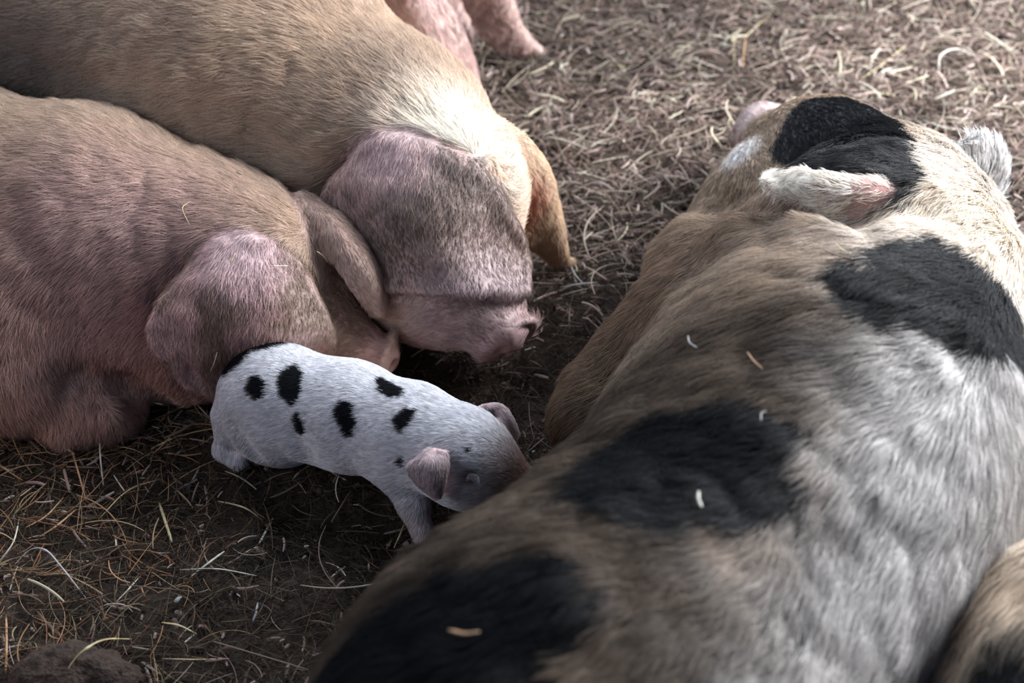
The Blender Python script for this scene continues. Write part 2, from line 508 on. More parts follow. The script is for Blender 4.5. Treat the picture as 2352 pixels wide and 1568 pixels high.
# ------------------------------------------------------------------ big spotted sow on the right
D = Body()
D.add(Cone((-.18, .28, .22), .20, (.040, .75, .235), .203, .05, (-.4, -.9, 0)),
      Cone((.040, .75, .235), .203, (.272, 1.03, .215), .200, .05, (-.4, -.9, 0)),
      Cone((.272, 1.03, .215), .200, (.36, 1.16, .205), .222, .06, (-.4, -.9, 0)),
      Cone((.36, 1.16, .205), .224, (.445, 1.40, .20), .20, .08, (-.4, -.9, 0)),
      Cone((.445, 1.40, .20), .20, (.505, 1.57, .19), .155, .08, (-.3, -.9, .1)),
      Cone((.505, 1.57, .19), .15, (.535, 1.66, .185), .115, .07, (-.1, -1, .1)),
      Cone((.52, 1.70, .195), .10, (.42, 2.02, .09), .055, .06, (.2, -1, .3)),
      Ell((.475, 1.80, .195), (.092, .14, .088), (.95, .3, 0), (0, .25, 1), k=.04, flow=(.2, -1, .3)),
      Ell((.405, 1.765, .12), (.125, .125, .11), (1, 0, 0), k=.06, flow=(0, -1, -.3)),
      Ell((.415, 2.035, .095), (.055, .02, .058), (.95, .3, 0), (0, .2, 1), k=.012, flow=(.2, -1, .3)),
      Cone(P(1640, 640, .12), .095, P(1625, 590, .05), .06, .06, (-.3, 0, -1)),
      Cone(P(1600, 830, .13), .125, P(1430, 950, .08), .09, .08, (-.5, -.3, -1)))
for q0, q1 in (((1640, 478), (1800, 478)), ((1800, 478), (1960, 490)), ((1960, 490), (2110, 470))):
    D.add(Cone(D.hit(*q0, .008), .013, D.hit(*q1, .008), .013, .05, cut=True))
earD = Sheet([[D.hit(x, y, l) for x, y, l in r] for r in (
    ((1965, 478, .000), (2000, 452, .003), (2030, 424, .000)),
    ((1908, 482, .014), (1936, 450, .022), (1958, 424, .010)),
    ((1852, 446, .016), (1856, 432, .022), (1864, 416, .016)),
    ((1782, 422, .012), (1776, 416, .012), (1782, 410, .010)))], .006, .003, .010)
earD.flow = unit(earD.flow + np.array([0, .35, .5]))
farD = Sheet([[P(2195, 445, .19), P(2240, 440, .20), P(2280, 445, .18)],
              [P(2200, 385, .235), P(2245, 380, .245), P(2290, 390, .225)],
              [P(2215, 345, .265), P(2245, 335, .27), P(2282, 350, .255)],
              [P(2230, 328, .275), P(2250, 322, .275), P(2270, 332, .27)]], .012, .008, .02)
D.add(earD, farD)

# ------------------------------------------------------------------ spotted pig in the bottom right corner
E = Body()
E.add(Cone((.90, 1.12, .15), .15, (.605, .82, .18), .180, .05, (-.5, -.8, 0)),
      Cone((.605, .82, .18), .180, (.40, .40, .17), .17, .05, (-.5, -.8, 0)),
      Cone((.90, 1.12, .16), .12, (1.0, 1.26, .15), .085, .05, (-.5, -.8, 0)),
      Cone((1.0, 1.26, .14), .08, (1.08, 1.38, .06), .042, .04, (-.5, -.8, .3)))

# ------------------------------------------------------------------ piglet
F = Body()
hd = P(1065, 1045, .115)
F.add(Ell(P(632, 920, .09), (.073, .066, .072), (1, -.25, 0), k=.035, flow=(-1, .3, -.3)),
      Cone(P(650, 922, .09), .064, P(800, 955, .10), .063, .04, (-1, .2, 0)),
      Cone(P(800, 955, .10), .062, P(945, 1000, .112), .060, .04, (-1, .2, 0)),
      Cone(P(945, 1000, .112), .060, P(1030, 1030, .118), .052, .03, (-1, .2, .1)),
      Ell(hd, (.062, .052, .055), (1, -.25, -.25), k=.03, flow=(-1, .2, .3)),
      Cone(P(1080, 1060, .11), .046, P(1195, 1118, .085), .027, .03, (-1, .2, .4)),
      Ell(P(1090, 1100, .085), (.05, .036, .034), (1, -.25, -.35), k=.025, flow=(-1, .2, 0)),
      Ell(P(625, 985, .060), (.062, .040, .052), (.9, -.2, -.35), k=.016, flow=(-.5, 0, -1)),     # thigh
      Cone(P(520, 955, .075), .016, P(518, 1030, .022), .013, .02, (0, 0, -1)),                   # hind shank
      Cone(P(518, 1030, .022), .013, P(548, 1055, .013), .013, .012, (1, 0, -.4)),
      Cone(P(905, 1050, .090), .030, P(948, 1155, .045), .0165, .025, (.2, 0, -1)),                 # front leg
      Cone(P(948, 1155, .045), .016, P(978, 1240, .012), .012, .015, (.2, 0, -1)),
      Cone(P(985, 1000, .06), .028, P(1060, 1080, .012), .015, .03, (.2, 0, -1)))                 # other front leg
earF = Sheet([[P(962, 1055, .158), P(985, 1035, .170), P(1022, 1040, .168)],
              [P(940, 1072, .155), P(985, 1065, .170), P(1025, 1070, .160)],
              [P(955, 1105, .135), P(988, 1105, .150), P(1020, 1105, .143)],
              [P(995, 1140, .118), P(1004, 1142, .120), P(1012, 1138, .118)]], .0035, .002, .008)
farF = Sheet([[P(1095, 950, .135), P(1118, 940, .140), P(1145, 985, .125)],
              [P(1115, 933, .155), P(1150, 935, .155), P(1150, 975, .140)],
              [P(1150, 937, .150), P(1172, 958, .145), P(1162, 980, .135)],
              [P(1178, 985, .120), P(1190, 995, .118), P(1182, 1008, .115)]], .0035, .002, .008)
F.add(Cone(F.hit(590, 1050, .004), .004, F.hit(545, 985, .003), .005, .02, cut=True),
      Cone(F.hit(690, 1010, .006), .004, F.hit(715, 1055, .006), .006, .03, cut=True))
F.add(earF, farF)

# ------------------------------------------------------------------ coat colours (own pigment, with some light and shade put in)
WHITE = np.array((.70, .70, .73)); BLACK = np.array((.007, .008, .010))
TAN = np.array((.63, .475, .345)); PINK = np.array((.52, .35, .33))
def const(c, p): return np.tile(np.asarray(c, float), (len(p), 1))
def blob(p, c, r, soft=0.5):
    return 1 - sstep(r * (1 - soft), r * (1 + soft), np.linalg.norm(p - c, axis=1))
def on(sheet, p, t=0.016):
    return 1 - sstep(t * .7, t * 1.3, sheet.d(p))
def style_fn(short, bare=None):
    """short(p) -> 0..1 where the hair is short and thin (ears, face, snout)"""
    def f(p, n):
        m = short(p)
        return 1 - .70 * m, (1 - .55 * m) * (1 - .96 * bare(p) if bare else 1), None
    return f

# front pig
a_neck, a_cheek, a_leg, a_mz = A.hit(420, 830), A.hit(560, 590), A.hit(200, 940), A.hit(840, 790)
a_pink, a_pink2 = A.hit(330, 660), A.hit(150, 620)
def paint_a(p, n, hair):
    c = const(TAN, p)
    c = mixc(c, (.40, .30, .23), fbm(p, .12, 1) * .8)
    c = mixc(c, PINK, .75 * blob(p, a_pink, .16, .7)); c = mixc(c, PINK * .9, .6 * blob(p, a_pink2, .16, .7))
    c = mixc(c, (.46, .17, .14), .7 * blob(p, a_neck, .09, .8))
    c = mixc(c, (.50, .31, .26), .7 * blob(p, a_leg, .16, .6))
    e = on(earA, p)
    ear = mixc(const((.46, .30, .28), p), (.20, .135, .10), sstep(.40, .62, fbm(p, .035, 4)))
    ear = mixc(ear, (.60, .45, .47), blob(p, a_cheek, .05, .7))
    c = mixc(c, ear, e * .85)
    c = mixc(c, (.44, .31, .26), .8 * on(farA, p))
    c = mixc(c, (.34, .26, .20), .75 * blob(p, a_mz, .10, .6)); c = mixc(c, (.50, .30, .25), blob(p, np.array([-.183, 1.503, .062]), .035, .6))
    if not hair: c = mixc(c, PINK, .35) * .8
    return c
short_a = lambda p: np.clip(on(earA, p) * .8 + on(farA, p) * .7 + blob(p, a_mz, .11, .4) * .8 + .4 * blob(p, a_leg, .15), 0, 1)
pig_a = build_animal('pig', A, .0045, paint_a, 'tan pig asleep with its snout behind the black-spotted piglet', 'pig', 'pigs lying asleep', wob=.004, wscale=.03,
    per_m2=420000, length=.021, width=.00042, style=style_fn(short_a, lambda p: blob(p, np.array([-.182, 1.503, .060]), .042, .25)), droop=.45, lift=.40, swirl=.6, swscale=.10, clump=.32, gsize=8, tone_amp=.2)

# pig behind
b_top, b_mz, b_crown = B.hit(900, 350), B.hit(1080, 740), B.hit(1050, 320)
def paint_b(p, n, hair):
    c = const(TAN * 1.05, p)
    c = mixc(c, (.40, .31, .25), fbm(p, .16, 1) * .9)
    c = mixc(c, (.16, .13, .12), .8 * blob(p, B.hit(40, 200), .14, .8))
    c = mixc(c, (.95, .88, .77), .95 * blob(p, b_crown, .09, .7))  # lit nape: highlight put into the coat colour
    e = on(earB, p)
    ear = mixc(const((.40, .26, .24), p), (.13, .09, .075), sstep(.36, .60, fbm(p, .045, 4) + .25 * blob(p, B.hit(1110, 590), .10, .8)))
    ear = mixc(ear, (.62, .46, .46), .9 * blob(p, b_top, .05, .8))
    c = mixc(c, ear, e * .9)
    f = on(farB, p)
    c = mixc(c, (.56, .40, .26), .6 * f); c = mixc(c, (.45, .10, .06), .8 * f * blob(p, P(1165, 470, .17), .05, .6))
    c = mixc(c, (.36, .29, .31), .8 * blob(p, b_mz, .09, .6)); c = mixc(c, (.34, .22, .22), blob(p, P(1170, 780, .070), .05, .3))
    if not hair: c = mixc(c, PINK, .3) * .8
    return c
short_b = lambda p: np.clip(on(earB, p) * .85 + on(farB, p) * .7 + blob(p, b_mz, .11, .4) * .8, 0, 1)
pig_b = build_animal('pig', B, .0045, paint_b, 'large tan pig asleep, far ear hanging onto the straw, flat snout facing the sow', 'pig', 'pigs lying asleep', wob=.004, wscale=.03,
    per_m2=300000, length=.024, width=.0005, style=style_fn(short_b, lambda p: blob(p, P(1170, 780, .070), .050, .2)), droop=.35, lift=.40, swirl=.5, swscale=.12, clump=.32, gsize=8, tone_amp=.2)

# pink pig at the top edge
def paint_k(p, n, hair):
    c = mixc(const((.66, .50, .45), p), (.46, .31, .28), fbm(p, .06, 2))
    return c if hair else c * .85
pig_k = build_animal('pig', K, .006, paint_k, 'pink-eared pig beyond the larger tan pig, cut off by the top edge', 'pig', 'pigs lying asleep', wob=.003, wscale=.03,
    per_m2=110000, length=.014, width=.0005, droop=.3, lift=.4)

# sow
d_pt = [Patch(D, q, .010, .022, nscale=.03) for q in (
    [(1935, 620), (2050, 572), (2180, 566), (2270, 610), (2330, 690), (2352, 760), (2350, 850), (2250, 805), (2130, 762), (2010, 735), (1935, 690)],
    [(1365, 1160), (1375, 1075), (1450, 1000), (1560, 940), (1700, 908), (1820, 915), (1870, 960), (1845, 1030), (1870, 1080), (1830, 1150), (1740, 1205), (1600, 1220), (1450, 1195)],
    [(745, 1560), (850, 1440), (1000, 1340), (1150, 1285), (1300, 1275), (1420, 1320), (1410, 1420), (1330, 1500), (1340, 1640), (1250, 1750), (800, 1750)])]
d_small = Patch(D, [(1730, 1420), (1800, 1380), (1880, 1400), (1890, 1460), (1800, 1480)], .03, .03, nscale=.03)
d_head = Patch(D, [(1770, 335), (1835, 235), (1950, 185), (2050, 215), (2110, 330), (2145, 415), (2085, 462), (2000, 440), (1890, 400), (1795, 390)], .006, .010, .25)
def black_d(p):
    return np.clip(np.max([f(p) for f in d_pt] + [.5 * d_small(p), d_head(p) * (1 - on(earD, p, .012))], axis=0), 0, 1)
d_muz = D.hit(1700, 345)
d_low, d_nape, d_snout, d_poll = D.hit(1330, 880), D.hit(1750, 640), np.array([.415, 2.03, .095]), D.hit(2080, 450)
def paint_d(p, n, hair):
    c = mixc(const((.20, .147, .107), p), (.08, .058, .042), sstep(.35, .7, fbm(p, .07, 1)))
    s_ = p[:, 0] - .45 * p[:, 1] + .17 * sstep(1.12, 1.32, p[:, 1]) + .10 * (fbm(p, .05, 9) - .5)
    c = c * (1 - .5 * sstep(-.24, -.33, p[:, 0] - .45 * p[:, 1]) * (p[:, 1] < 1.15))[:, None]  # shade of the left flank put into its dark brown hair
    c = mixc(c, (.57, .545, .525), sstep(-.22, -.01, s_) * .95)  # pale right side: mostly door light put into the hair colour
    c = mixc(c, mixc(const((.34, .255, .185), p), (.58, .50, .42), sstep(-.27, -.12, s_ - .17)), .85 * sstep(1.10, 1.24, p[:, 1]))
    c = mixc(c, (.13, .085, .055), .8 * blob(p, d_low, .17, .6))  # muddy brown hair, with the lower flank's shade painted in
    c = mixc(c, (.70, .60, .46), .6 * blob(p, D.hit(2230, 480), .09, .6))
    c = mixc(c, (.20, .13, .09), .6 * blob(p, D.hit(1560, 600), .12, .6))
    c = mixc(c, (.80, .78, .77), .9 * blob(p, d_muz, .030, .6))
    c = mixc(c, mixc(const((.70, .56, .56), p), (.32, .20, .21), sstep(.5, .62, fbm(p, .012, 8))), blob(p, d_snout, .058, .3))
    e = on(earD, p, .012); c = mixc(c, (.82, .77, .68) if hair else (.60, .42, .37), e)
    if not hair:
        c = c * .5; c = mixc(c, (.55, .26, .22), .7 * blob(p, d_poll, .05, .6))
    f = on(farD, p); c = mixc(c, (.75, .73, .72), f)
    if hair: c = np.where((f * (RNG.random(len(p)) < .22))[:, None] > .5, .06, c)
    bl = black_d(p)
    if hair: bl = np.where(RNG.random(len(p)) < bl, .99, bl * .25)
    return mixc(c, BLACK if hair else BLACK * 1.5, bl)
def style_d(p, n):
    e = on(earD, p, .012); h = d_head(p)
    face = np.clip(blob(p, np.array([.46, 1.88, .2]), .20, .3), 0, 1)
    L = (1 - .6 * face) * (1 - .45 * e) * (1 - .35 * sstep(1.2, 1.4, p[:, 1]))
    side = np.zeros_like(p); side[:, 0] = -1.1; side[:, 1] = -.1; side[:, 2] = -.5
    body = (1 - sstep(1.50, 1.62, p[:, 1]))[:, None]
    right = sstep(.20, .31, p[:, 0] - .45 * p[:, 1] + .25)[:, None]
    side = side * (1 - right) + np.array([.35, -.9, -.7]) * right
    return L * (1 - .6 * blob(p, d_snout, .085, .3)), (1 - e * np.where(p[:, 0] > .395, .8, .3)) * (1 - .93 * blob(p, d_snout, .062, .25)), side * body * 1.3
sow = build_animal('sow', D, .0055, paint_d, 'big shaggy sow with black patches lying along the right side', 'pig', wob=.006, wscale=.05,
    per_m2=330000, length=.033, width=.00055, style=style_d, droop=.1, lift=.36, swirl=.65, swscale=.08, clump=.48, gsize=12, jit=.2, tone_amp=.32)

# corner pig
e_p = Patch(E, [(2210, 1568), (2260, 1490), (2352, 1440), (2400, 1500), (2400, 1640), (2250, 1640)], .015, .03, nscale=.03)
def paint_e(p, n, hair):
    c = mixc(const((.72, .60, .47), p), (.46, .36, .27), fbm(p, .08, 1))
    return mixc(c, BLACK, e_p(p))
pig_e = build_animal('pig', E, .007, paint_e, 'brown and black pig in the bottom right corner beyond the sow', 'pig', wob=.004,
    per_m2=160000, length=.025, width=.0006, droop=.3, lift=.4)

# piglet
f_pt = [Patch(F, q, .0015, .004, .05, .006) for q in (
    [(572, 890), (580, 865), (600, 860), (618, 880), (612, 910), (592, 920)],
    [(642, 880), (655, 850), (690, 838), (706, 860), (700, 900), (680, 940), (655, 915)],
    [(678, 955), (692, 945), (706, 965), (710, 990), (695, 1002), (682, 985)],
    [(774, 945), (785, 922), (812, 920), (822, 945), (830, 965), (818, 1000), (800, 1005), (785, 975)],
    [(870, 875), (885, 868), (920, 885), (942, 897), (930, 915), (900, 912), (880, 900)],
    [(912, 960), (935, 940), (965, 945), (955, 970), (930, 998), (915, 980)],
    [(917, 1062), (930, 1046), (941, 1055), (930, 1076)])]
f_eye, f_nose, f_fore = F.hit(1086, 1094), P(1195, 1120, .085), F.hit(1086, 1034)
f_rump = F.hit(628, 806) + np.array([-.012, .036, -.004]); f_rump2 = F.hit(562, 842) + np.array([-.016, .032, -.006])
def paint_f(p, n, hair):
    c = const(WHITE if hair else (.72, .50, .48), p)
    e = np.maximum(on(earF, p, .006), on(farF, p, .006))
    c = mixc(c, (.52, .40, .40) if hair else (.50, .30, .30), .75 * e)
    c = mixc(c, (.26, .15, .11), .92 * blob(p, f_nose, .062, .55))
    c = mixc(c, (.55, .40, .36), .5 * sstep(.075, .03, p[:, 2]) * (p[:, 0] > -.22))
    c = mixc(c, (.12, .07, .06), .9 * blob(p, f_eye, .011, .5))
    c = mixc(c, BLACK * 2, blob(p, f_fore, .0035, .3))
    bl = np.clip(np.max([f(p) for f in f_pt], axis=0), 0, 1)
    bl = np.maximum(bl, np.maximum(blob(p, f_rump, .034, .2), blob(p, f_rump2, .03, .2)))
    if hair: bl = (RNG.random(len(p)) < bl) * 1.0
    return mixc(c, BLACK, bl)
def style_f(p, n):
    m = np.clip(np.maximum(on(earF, p, .006), on(farF, p, .006)) * .7 + blob(p, f_nose, .05) * .6 + blob(p, f_eye, .010, .3), 0, 1)
    return 1 - .55 * m, 1 - .6 * blob(p, f_eye, .009, .3), None
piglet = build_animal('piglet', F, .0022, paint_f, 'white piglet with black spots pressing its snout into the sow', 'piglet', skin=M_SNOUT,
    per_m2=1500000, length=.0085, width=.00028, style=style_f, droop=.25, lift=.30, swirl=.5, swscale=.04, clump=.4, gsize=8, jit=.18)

def uv_ball(c, r, ax=None, nu=20, nv=12):
    V = []; 
    for i in range(nv + 1):
        th = math.pi * i / nv
        for j in range(nu):
            ph = 2 * math.pi * j / nu
            V.append((math.sin(th) * math.cos(ph) * r[0], math.sin(th) * math.sin(ph) * r[1], math.cos(th) * r[2]))
    V = np.array(V)
    if ax is not None: V = V @ ax
    F_ = [(i * nu + j, (i + 1) * nu + j, (i + 1) * nu + (j + 1) % nu, i * nu + (j + 1) % nu) for i in range(nv) for j in range(nu)]
    return V + c, np.array(F_)
eye_n = F.grad(f_eye); eye_t = unit(np.array([1, -.15, -.25]) - eye_n * np.dot(eye_n, [1, -.15, -.25])); eye_b = np.cross(eye_n, eye_t)
V, Q = uv_ball(f_eye - eye_n * .0022, (.0068, .0036, .0042), np.stack([eye_t, eye_b, eye_n]))
eye = link('eye', np_mesh('eye', V, Q), plain('dark_eye', (.005, .005, .007), .4, .25), piglet); eye['label'] = 'glossy dark half-open eye'
N = 15
sgn = 1 if eye_b[2] > 0 else -1
u = np.linspace(-1, 1, N)[:, None]
root = f_eye + eye_t * u * .0065 + eye_b * sgn * (.0045 * np.sqrt(1 - .8 * u * u)) + eye_n * .001
ss = np.linspace(0, 1, 5)[None, :, None]
L_ = .008 * (.8 + .4 * RNG.random((N, 1, 1)))
pts = root[:, None] + eye_n * ss * L_ * .75 - eye_b * sgn * (ss ** 1.6) * L_ * .9 + eye_t * u[:, None] * .002 * ss
lash = curves_obj('eyelash', pts, np.tile(.00013 * (1 - .7 * np.linspace(0, 1, 5))[None], (N, 1)), const((.75, .75, .78), root), M_HAIR, piglet)
lash['kind'] = 'stuff'; lash['label'] = 'pale eyelashes over the eye'

# hooves
def hoof(parent, c, ax, size):
    c = np.asarray(c, float); x = unit(np.array(ax, float)); z = np.array([0, 0, 1.0]); z = unit(z - x * np.dot(x, z)); y = np.cross(z, x)
    Vs, Fs, n0 = [], [], 0
    for s_ in (-1, 1):
        V, Q = uv_ball(np.zeros(3), (size, size * .42, size * .55), None, 16, 10)
        V[:, 2] = np.maximum(V[:, 2], -size * .3); V[:, 0] += size * .25 * (V[:, 2] < 0)
        V = V @ np.stack([x, y, z]) + c + y * s_ * size * .40
        Vs.append(V); Fs.append(Q + n0); n0 += len(V)
    o = link('hoof', np_mesh('hoof', np.concatenate(Vs), np.concatenate(Fs)), plain('hoof_horn', (.16, .13, .13), .5), parent)
    return o
hoof(piglet, P(556, 1060, .010), (1, -.1, -.15), .013)['label'] = 'small grey cloven hind hoof'

# ------------------------------------------------------------------ bedding
gx, gy = np.meshgrid(np.arange(-1.9, 2.0, .008), np.arange(.3, 3.7, .008), indexing='ij')
gp = np.stack([gx.ravel(), gy.ravel(), 0 * gx.ravel()], -1)
z = gz(gp[:, 0], gp[:, 1]) + (fbm(gp, .03, 41) - .5) * .014 + (fbm(gp, .07, 43) - .5) * .05 * sstep(-.25, .3, gp[:, 0] * .55 + gp[:, 1] - 1.85)
V = np.stack([gp[:, 0], gp[:, 1], z], -1); nx, ny = gx.shape
i = np.arange(nx * ny).reshape(nx, ny)
Q = np.stack([i[:-1, :-1], i[1:, :-1], i[1:, 1:], i[:-1, 1:]], -1).reshape(-1, 4)
m, t, b = nt('barn_soil')
tc = t.nodes.new('ShaderNodeTexCoord')
n1 = t.nodes.new('ShaderNodeTexNoise'); n1.inputs['Scale'].default_value = 40; n1.inputs['Detail'].default_value = 8; n1.inputs['Roughness'].default_value = .7
cr = t.nodes.new('ShaderNodeValToRGB'); cr.color_ramp.elements[0].position = .3; cr.color_ramp.elements[0].color = (.012, .008, .006, 1)
cr.color_ramp.elements[1].position = .75; cr.color_ramp.elements[1].color = (.075, .052, .04, 1)
t.links.new(tc.outputs['Object'], n1.inputs['Vector']); t.links.new(n1.outputs['Fac'], cr.inputs[0]); t.links.new(cr.outputs[0], b.inputs['Base Color'])
b.inputs['Roughness'].default_value = .9; b.inputs['Specular IOR Level'].default_value = .2
bp = t.nodes.new('ShaderNodeBump'); bp.inputs['Strength'].default_value = .8; bp.inputs['Distance'].default_value = .01
n2 = t.nodes.new('ShaderNodeTexNoise'); n2.inputs['Scale'].default_value = 160; n2.inputs['Detail'].default_value = 6
t.links.new(tc.outputs['Object'], n2.inputs['Vector']); t.links.new(n2.outputs['Fac'], bp.inputs['Height']); t.links.new(bp.outputs['Normal'], b.inputs['Normal'])
ground = link('floor', np_mesh('floor', V, Q), m); ground['kind'] = 'structure'

def inside_any(p, tol=-.006):
    r = np.zeros(len(p), bool)
    for b_ in (A, B, K, D, E, F):
        dd = np.full(len(p), 9.0)
        for q in b_.prims:
            if not q.cut and not isinstance(q, Sheet): dd = np.minimum(dd, q.d(p))
        r |= dd < tol
    return r
def scatter(name, N, lmin, lmax, rmin, rmax, cols, zone, rise, bend, label, zbase=.004, zr=.016):
    p = np.stack([RNG.uniform(-1.6, 1.7, N), RNG.uniform(.55, 3.55, N), np.zeros(N)], -1)
    p[:, 2] = gz(p[:, 0], p[:, 1])
    x, y, _ = to_px(p)
    k = (x > -250) & (x < 2600) & (y > -200) & (y < 1850)
    k &= RNG.random(N) < zone(p)
    p = p[k]; p = p[~inside_any(p + np.array([0, 0, .015]))]; N = len(p)
    az = RNG.random(N) * 2 * math.pi
    d = np.stack([np.cos(az), np.sin(az), RNG.normal(0, rise, N)], -1)
    s_ = np.stack([-np.sin(az), np.cos(az), np.zeros(N)], -1)
    L = lmin + (lmax - lmin) * RNG.random(N) ** 2
    bn = RNG.normal(0, bend, N)
    p[:, 2] += zbase + zr * RNG.random(N) ** 2
    ss = np.linspace(-.5, .5, 6)
    pts = np.stack([p + d * (L * x)[:, None] + s_ * (bn * L * x * x * 2)[:, None] + np.array([0, 0, 1.]) * (rise * L * .5 * (.25 - x * x))[:, None] for x in ss], 1)
    fl = gz(pts[:, :, 0].ravel(), pts[:, :, 1].ravel()).reshape(pts.shape[:2])
    pts[:, :, 2] = np.maximum(pts[:, :, 2], fl + .001)
    r = rmin + (rmax - rmin) * RNG.random((N, 1)) ** 1.5
    rad = r * np.array([.7, 1, 1, 1, .9, .55])[None]
    cols = np.array(cols); ci = RNG.integers(0, len(cols), N)
    col = cols[ci] * (.36 + .78 * RNG.random((N, 1))) * (.45 + 1.1 * fbm(p * np.array([1, 1, 0]), .22, 61))[:, None]
    o = curves_obj(name, pts, rad, np.clip(col, 0, .9), M_STRAW)
    tag(o, label, 'bedding', None, 'stuff'); print(name, N)
    return o
far = lambda p: sstep(-.25, .25, p[:, 0] * .55 + (p[:, 1] - 1.85))
scatter('hay_bedding', 170000, .012, .095, .0002, .0008, [(.065, .05, .033), (.045, .035, .022), (.034, .028, .02), (.11, .085, .055), (.065, .038, .022), (.022, .017, .013), (.03, .023, .018)],
        lambda p: .45 + .55 * (1 - far(p)), .12, .16, 'fine trampled hay spread thinly over the dark soil on the left')
scatter('straw_litter', 150000, .006, .05, .0004, .0021, [(.28, .195, .165), (.17, .115, .095), (.36, .27, .235), (.10, .068, .055), (.44, .35, .31), (.24, .165, .145)],
        lambda p: .10 + .72 * far(p), .35, .14, 'chopped brown straw litter covering the ground behind the pigs')
scatter('pale_straw', 3500, .02, .08, .0009, .0022, [(.42, .37, .26), (.50, .45, .33), (.36, .33, .27)],
        lambda p: .06 + .9 * far(p), .25, .16, 'scattered pale straw stems lying on the brown litter', .012, .02)

scatter('dry_hay', 26000, .03, .13, .0004, .0012, [(.30, .24, .18), (.40, .34, .27), (.22, .16, .125), (.17, .12, .095)],
        lambda p: .04 + .9 * far(p), .22, .22, 'longer dry hay strands tangled in the litter at the top', .010, .025)
scatter('reddish_hay', 42000, .02, .11, .0003, .0009, [(.24, .12, .06), (.30, .17, .09), (.17, .085, .05), (.36, .25, .14), (.20, .15, .09)],
        lambda p: sstep(-.30, -.52, p[:, 0]) * (1 - far(p)), .16, .22, 'reddish brown hay matted along the lower left edge', .006, .020)  # hay's own red-brown, with heat lamp warmth put into the colour

scatter('soil_crumbs', 34000, .006, .020, .0020, .0052, [(.15, .10, .083), (.09, .06, .048), (.22, .155, .13), (.06, .04, .032)],
        lambda p: .05 + .8 * far(p), .3, .3, 'crumbs of brown soil and dung mixed into the litter', .002, .010)

# ------------------------------------------------------------------ single stalks and bits that stand out
def stalk(name, path, r, mat, label, cat='straw', flat=.55, taper=.6, group=None):
    path = catmull(np.array(path, float), max(8, 6 * len(path)))
    n = len(path); T = unit(np.gradient(path, axis=0))
    side = unit(np.cross(T, np.tile([0., 0., 1.], (n, 1)) + .001)); up = np.cross(side, T)
    k = 8; ang = np.arange(k) * 2 * math.pi / k
    rr = r * (1 - (1 - taper) * np.abs(np.linspace(-1, 1, n)) ** 3)
    node = 1 + .25 * (np.abs((np.linspace(0, 1, n) * 3) % 1 - .5) < .06)
    rr = rr * node
    V = path[:, None] + rr[:, None, None] * (np.cos(ang)[None, :, None] * side[:, None] + flat * np.sin(ang)[None, :, None] * up[:, None])
    V = V.reshape(-1, 3)
    Q = [(i * k + j, i * k + (j + 1) % k, (i + 1) * k + (j + 1) % k, (i + 1) * k + j) for i in range(n - 1) for j in range(k)]
    V = np.concatenate([V, path[:1], path[-1:]])
    for j in range(k):
        Q.append((n * k, (j + 1) % k, j, n * k)); Q.append((n * k + 1, (n - 1) * k + j, (n - 1) * k + (j + 1) % k, n * k + 1))
    me = bpy.data.meshes.new(name)
    me.from_pydata([tuple(v) for v in V], [], [tuple(dict.fromkeys(map(int, q))) for q in Q])
    for p_ in me.polygons: p_.use_smooth = True
    o = link(name, me, mat); return tag(o, label, cat, group)
def straw_m(name, c):
    m, t, b = nt(name)
    tc = t.nodes.new('ShaderNodeTexCoord'); nz = t.nodes.new('ShaderNodeTexNoise'); nz.inputs['Scale'].default_value = 90; nz.inputs['Detail'].default_value = 3
    cr = t.nodes.new('ShaderNodeValToRGB'); c = np.array(c)
    cr.color_ramp.elements[0].position = .3; cr.color_ramp.elements[0].color = (*(c * .55), 1)
    cr.color_ramp.elements[1].position = .65; cr.color_ramp.elements[1].color = (*c, 1)
    t.links.new(tc.outputs['Object'], nz.inputs['Vector']); t.links.new(nz.outputs['Fac'], cr.inputs[0]); t.links.new(cr.outputs[0], b.inputs['Base Color'])
    b.inputs['Roughness'].default_value = .5
    return m
SM = {'y': straw_m('yellow_straw', (.42, .35, .19)), 'p': straw_m('pale_straw', (.46, .43, .36)), 'o': straw_m('orange_straw', (.36, .20, .10)),
      'b': straw_m('brown_straw', (.22, .15, .10)), 'g': straw_m('grey_straw', (.28, .28, .285))}
def on_ground(pts, arch):
    n = len(pts); out = []
    for i, (x, y) in enumerate(pts):
        w = math.sin(math.pi * i / (n - 1))
        q = P(x, y, .02 + arch * w); zz = gz(q[:1], q[1:2])[0] + .012 + arch * w
        out.append(P(x, y, zz))
    return out
